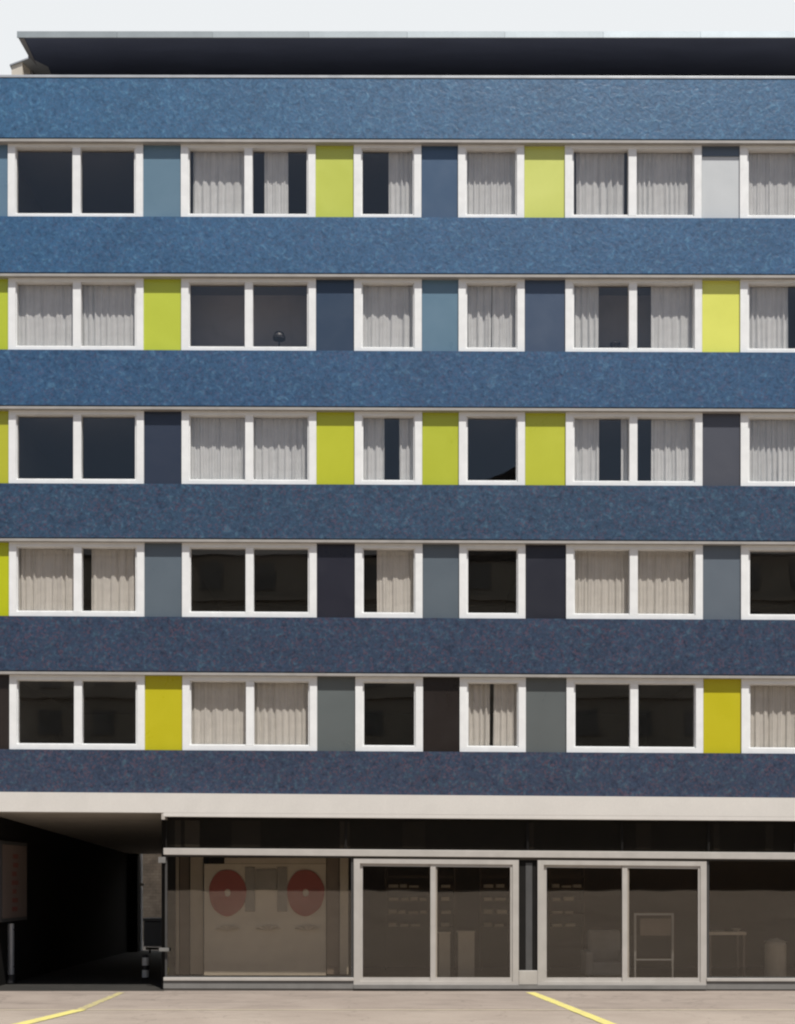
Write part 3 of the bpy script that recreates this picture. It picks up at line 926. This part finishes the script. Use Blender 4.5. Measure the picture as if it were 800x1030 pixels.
# ------------------------------------------------------------------ ground
def ground_z(y):
    """level up to just behind the viewer, then the far side of the street climbs gently"""
    t = max(0.0, min(1.0, (-y - 29) / 13.0))
    return -.004 + 1.66 * (t * t * (3 - 2 * t))
mb = MB()
ys = [600, 200, 60, 14, 0, -4, -10, -20, -26, -29] + [-29 - k for k in range(1, 14)] + [-60, -120, -300, -900]
xg = [-900, -300, -100, -40, -20, -8, 0, 8, 20, 40, 100, 300, 900]
for y in ys:
    for x in xg:
        mb.v.append((x, y, ground_z(y)))
nx = len(xg)
for j in range(len(ys) - 1):
    for i in range(nx - 1):
        a = j * nx + i
        mb.f.append((a, a + 1, a + nx + 1, a + nx))
tag(mb.build('ground', M['ground']), kind='structure')
KY = GP(400, 1015.8).y
def sheet(x0, x1, y0, y1, z):
    m = MB()
    m.v = [(x0, y0, z), (x1, y0, z), (x1, y1, z), (x0, y1, z)]
    m.f = [(0, 1, 2, 3)]
    return m
tag(sheet(-14, 14, KY + .06, .069, .001).build('pavement', M['pavement']), kind='structure')
tag(sheet(-14, 14, KY - .06, KY + .06, .002).build('kerb_strip', M['kerb']), kind='structure')
tag(sheet(xw, PX(166, .12), .02, 14.4, .005).build('passage_paving', M['passage_floor_shade']), kind='structure')  # soffit's shadow on the floor put into a dark paving colour

def stripe(pts, w0, w1, z, name, mat):
    """painted line along a few ground points, edges slightly uneven"""
    rnd = random.Random(len(pts) + int(pts[0].x * 10))
    m = MB(); N = 24
    for (a, b) in zip(pts[:-1], pts[1:]):
        n0 = len(m.v)
        for k in range(N + 1):
            t = k / N
            p = a.lerp(b, t)
            dr = (b - a); nrm = Vector((-dr.y, dr.x, 0)).normalized()
            w = (w0 + (w1 - w0) * t) / 2
            m.v.append(tuple(p + nrm * (w + rnd.uniform(-.008, .008)) + Vector((0, 0, z))))
            m.v.append(tuple(p - nrm * (w + rnd.uniform(-.008, .008)) + Vector((0, 0, z))))
        for k in range(N):
            q = n0 + 2 * k
            m.f.append((q, q + 1, q + 3, q + 2))
    o = m.build(name, mat)
    tag(o, kind='structure')
    return o
stripe([GP(2, 1035), GP(81, 1015.8)], .27, .24, .006, 'parking_line', M['yellow'])
stripe([GP(81, 1015.8), GP(122, 998.5)], .17, .15, .0065, 'parking_line', M['yellow_faded'])
stripe([GP(640, 1041), GP(556, 1007), GP(533.5, 998.3)], .22, .2, .006, 'parking_line', M['yellow'])

# ------------------------------------------------------------------ across the street (mirrored in the glass)
op = empty('opposite_building', (8, -58, 1.65), 'dark gabled building across the street, mirrored in the lower windows', 'building')
MB().box(-34, 44, -70, -58, 8.6, 25.0).build('wall', M['opposite'], op)
MB().box(-34.1, 44.1, -70.1, -57.8, 1.5, 8.6).build('base_storey', M['opposite_base'], op)
for zz in (11.6, 15.0, 18.4, 21.8):
    MB().box(-34, 44, -57.999, -57.7, zz, zz + .35).build('ledge', M['opposite'], op)
rf = MB()
rf.v = [(-35, -57.4, 24.9), (45, -57.4, 24.9), (45, -64, 28.2), (-35, -64, 28.2), (-35, -70.6, 24.9), (45, -70.6, 24.9)]
rf.f = [(0, 1, 2, 3), (3, 2, 5, 4), (0, 3, 4), (1, 5, 2), (0, 4, 5, 1)]
rf.build('roof', M['opposite_dark'], op)
gb = MB()
gb.quadbox([(5.0, -57.7, 24.6), (12.4, -57.7, 24.6), (12.4, -57.7, 30.2), (9.2, -57.7, 31.7), (6.2, -57.7, 30.1), (5.0, -57.7, 28.6)], -66)
gb.build('gable', M['opposite_dark'], op)
for f in range(6):
    for k in range(20):
        x = -32.5 + k * 3.75
        z = 5.6 + f * 3.4
        w = MB().box(x, x + 1.5, -57.99, -57.9, z, z + 1.8).build('window', M['opposite_glass'], op)
        if f == 0: bpy.data.objects.remove(w)

# ------------------------------------------------------------------ light, sky
sun_dir = Vector((.40, -1.0, 2.2)).normalized()
el = math.asin(sun_dir.z)
sd = bpy.data.lights.new('sun', 'SUN')
sd.energy = 4.6
sd.angle = R(.6)
sd.color = (1.0, .965, .91)
so = bpy.data.objects.new('sun', sd)
COL.objects.link(so)
so.rotation_euler = (-sun_dir).to_track_quat('-Z', 'Y').to_euler()
so.location = (10, -30, 40)

w = bpy.data.worlds.new('World'); sc.world = w
w.use_nodes = True
nt = w.node_tree
bg = nt.nodes['Background']
sky = nt.nodes.new('ShaderNodeTexSky')
sky.sky_type = 'NISHITA'
sky.sun_disc = False
sky.sun_elevation = el
sky.sun_rotation = math.atan2(sun_dir.x, sun_dir.y)
sky.air_density = 1.0; sky.dust_density = 1.5; sky.ozone_density = 1.2
tc = nt.nodes.new('ShaderNodeTexCoord')
sp = nt.nodes.new('ShaderNodeSeparateXYZ')
nt.links.new(tc.outputs['Generated'], sp.inputs[0])
nz = nt.nodes.new('ShaderNodeTexNoise'); nz.inputs['Scale'].default_value = 2.2; nz.inputs['Detail'].default_value = 5
nt.links.new(tc.outputs['Generated'], nz.inputs['Vector'])
ad = nt.nodes.new('ShaderNodeMath'); ad.operation = 'MULTIPLY_ADD'
ad.inputs[1].default_value = .5
nt.links.new(nz.outputs['Fac'], ad.inputs[0]); nt.links.new(sp.outputs['Y'], ad.inputs[2])
mr = nt.nodes.new('ShaderNodeMapRange'); mr.interpolation_type = 'SMOOTHSTEP'
mr.inputs['From Min'].default_value = -.15; mr.inputs['From Max'].default_value = .75
mr.inputs['To Min'].default_value = .04; mr.inputs['To Max'].default_value = .97
nt.links.new(ad.outputs[0], mr.inputs['Value'])
mx = nt.nodes.new('ShaderNodeMix'); mx.data_type = 'RGBA'
nt.links.new(mr.outputs[0], mx.inputs[0])
nt.links.new(sky.outputs[0], mx.inputs[6])
mx.inputs[7].default_value = (11.3, 11.6, 11.8, 1)
nt.links.new(mx.outputs[2], bg.inputs['Color'])
bg.inputs['Strength'].default_value = .065

# ------------------------------------------------------------------ camera
cam = bpy.data.cameras.new('camera')
cam.sensor_fit = 'VERTICAL'
cam.sensor_height = 24.0
cam.sensor_width = 24.0
cam.lens = 1200 / 1030 * 24
cam.shift_x = 0.0
cam.shift_y = (885 - 515) / 1030
cam.clip_end = 3000
co = bpy.data.objects.new('camera', cam)
COL.objects.link(co)
co.location = (0, -DIST, EYE)
co.rotation_euler = (R(90), 0, 0)
sc.camera = co

sc.view_settings.view_transform = 'Standard'
sc.view_settings.look = 'None'
sc.view_settings.exposure = .25
sc.view_settings.gamma = 1
sc.render.film_transparent = False
cy = sc.cycles
cy.use_denoising = True
cy.max_bounces = 8
cy.diffuse_bounces = 4
cy.glossy_bounces = 4
cy.transparent_max_bounces = 16
cy.caustics_reflective = False
cy.caustics_refractive = False
cy.pixel_filter_type = 'BLACKMAN_HARRIS'
cy.filter_width = 2.2
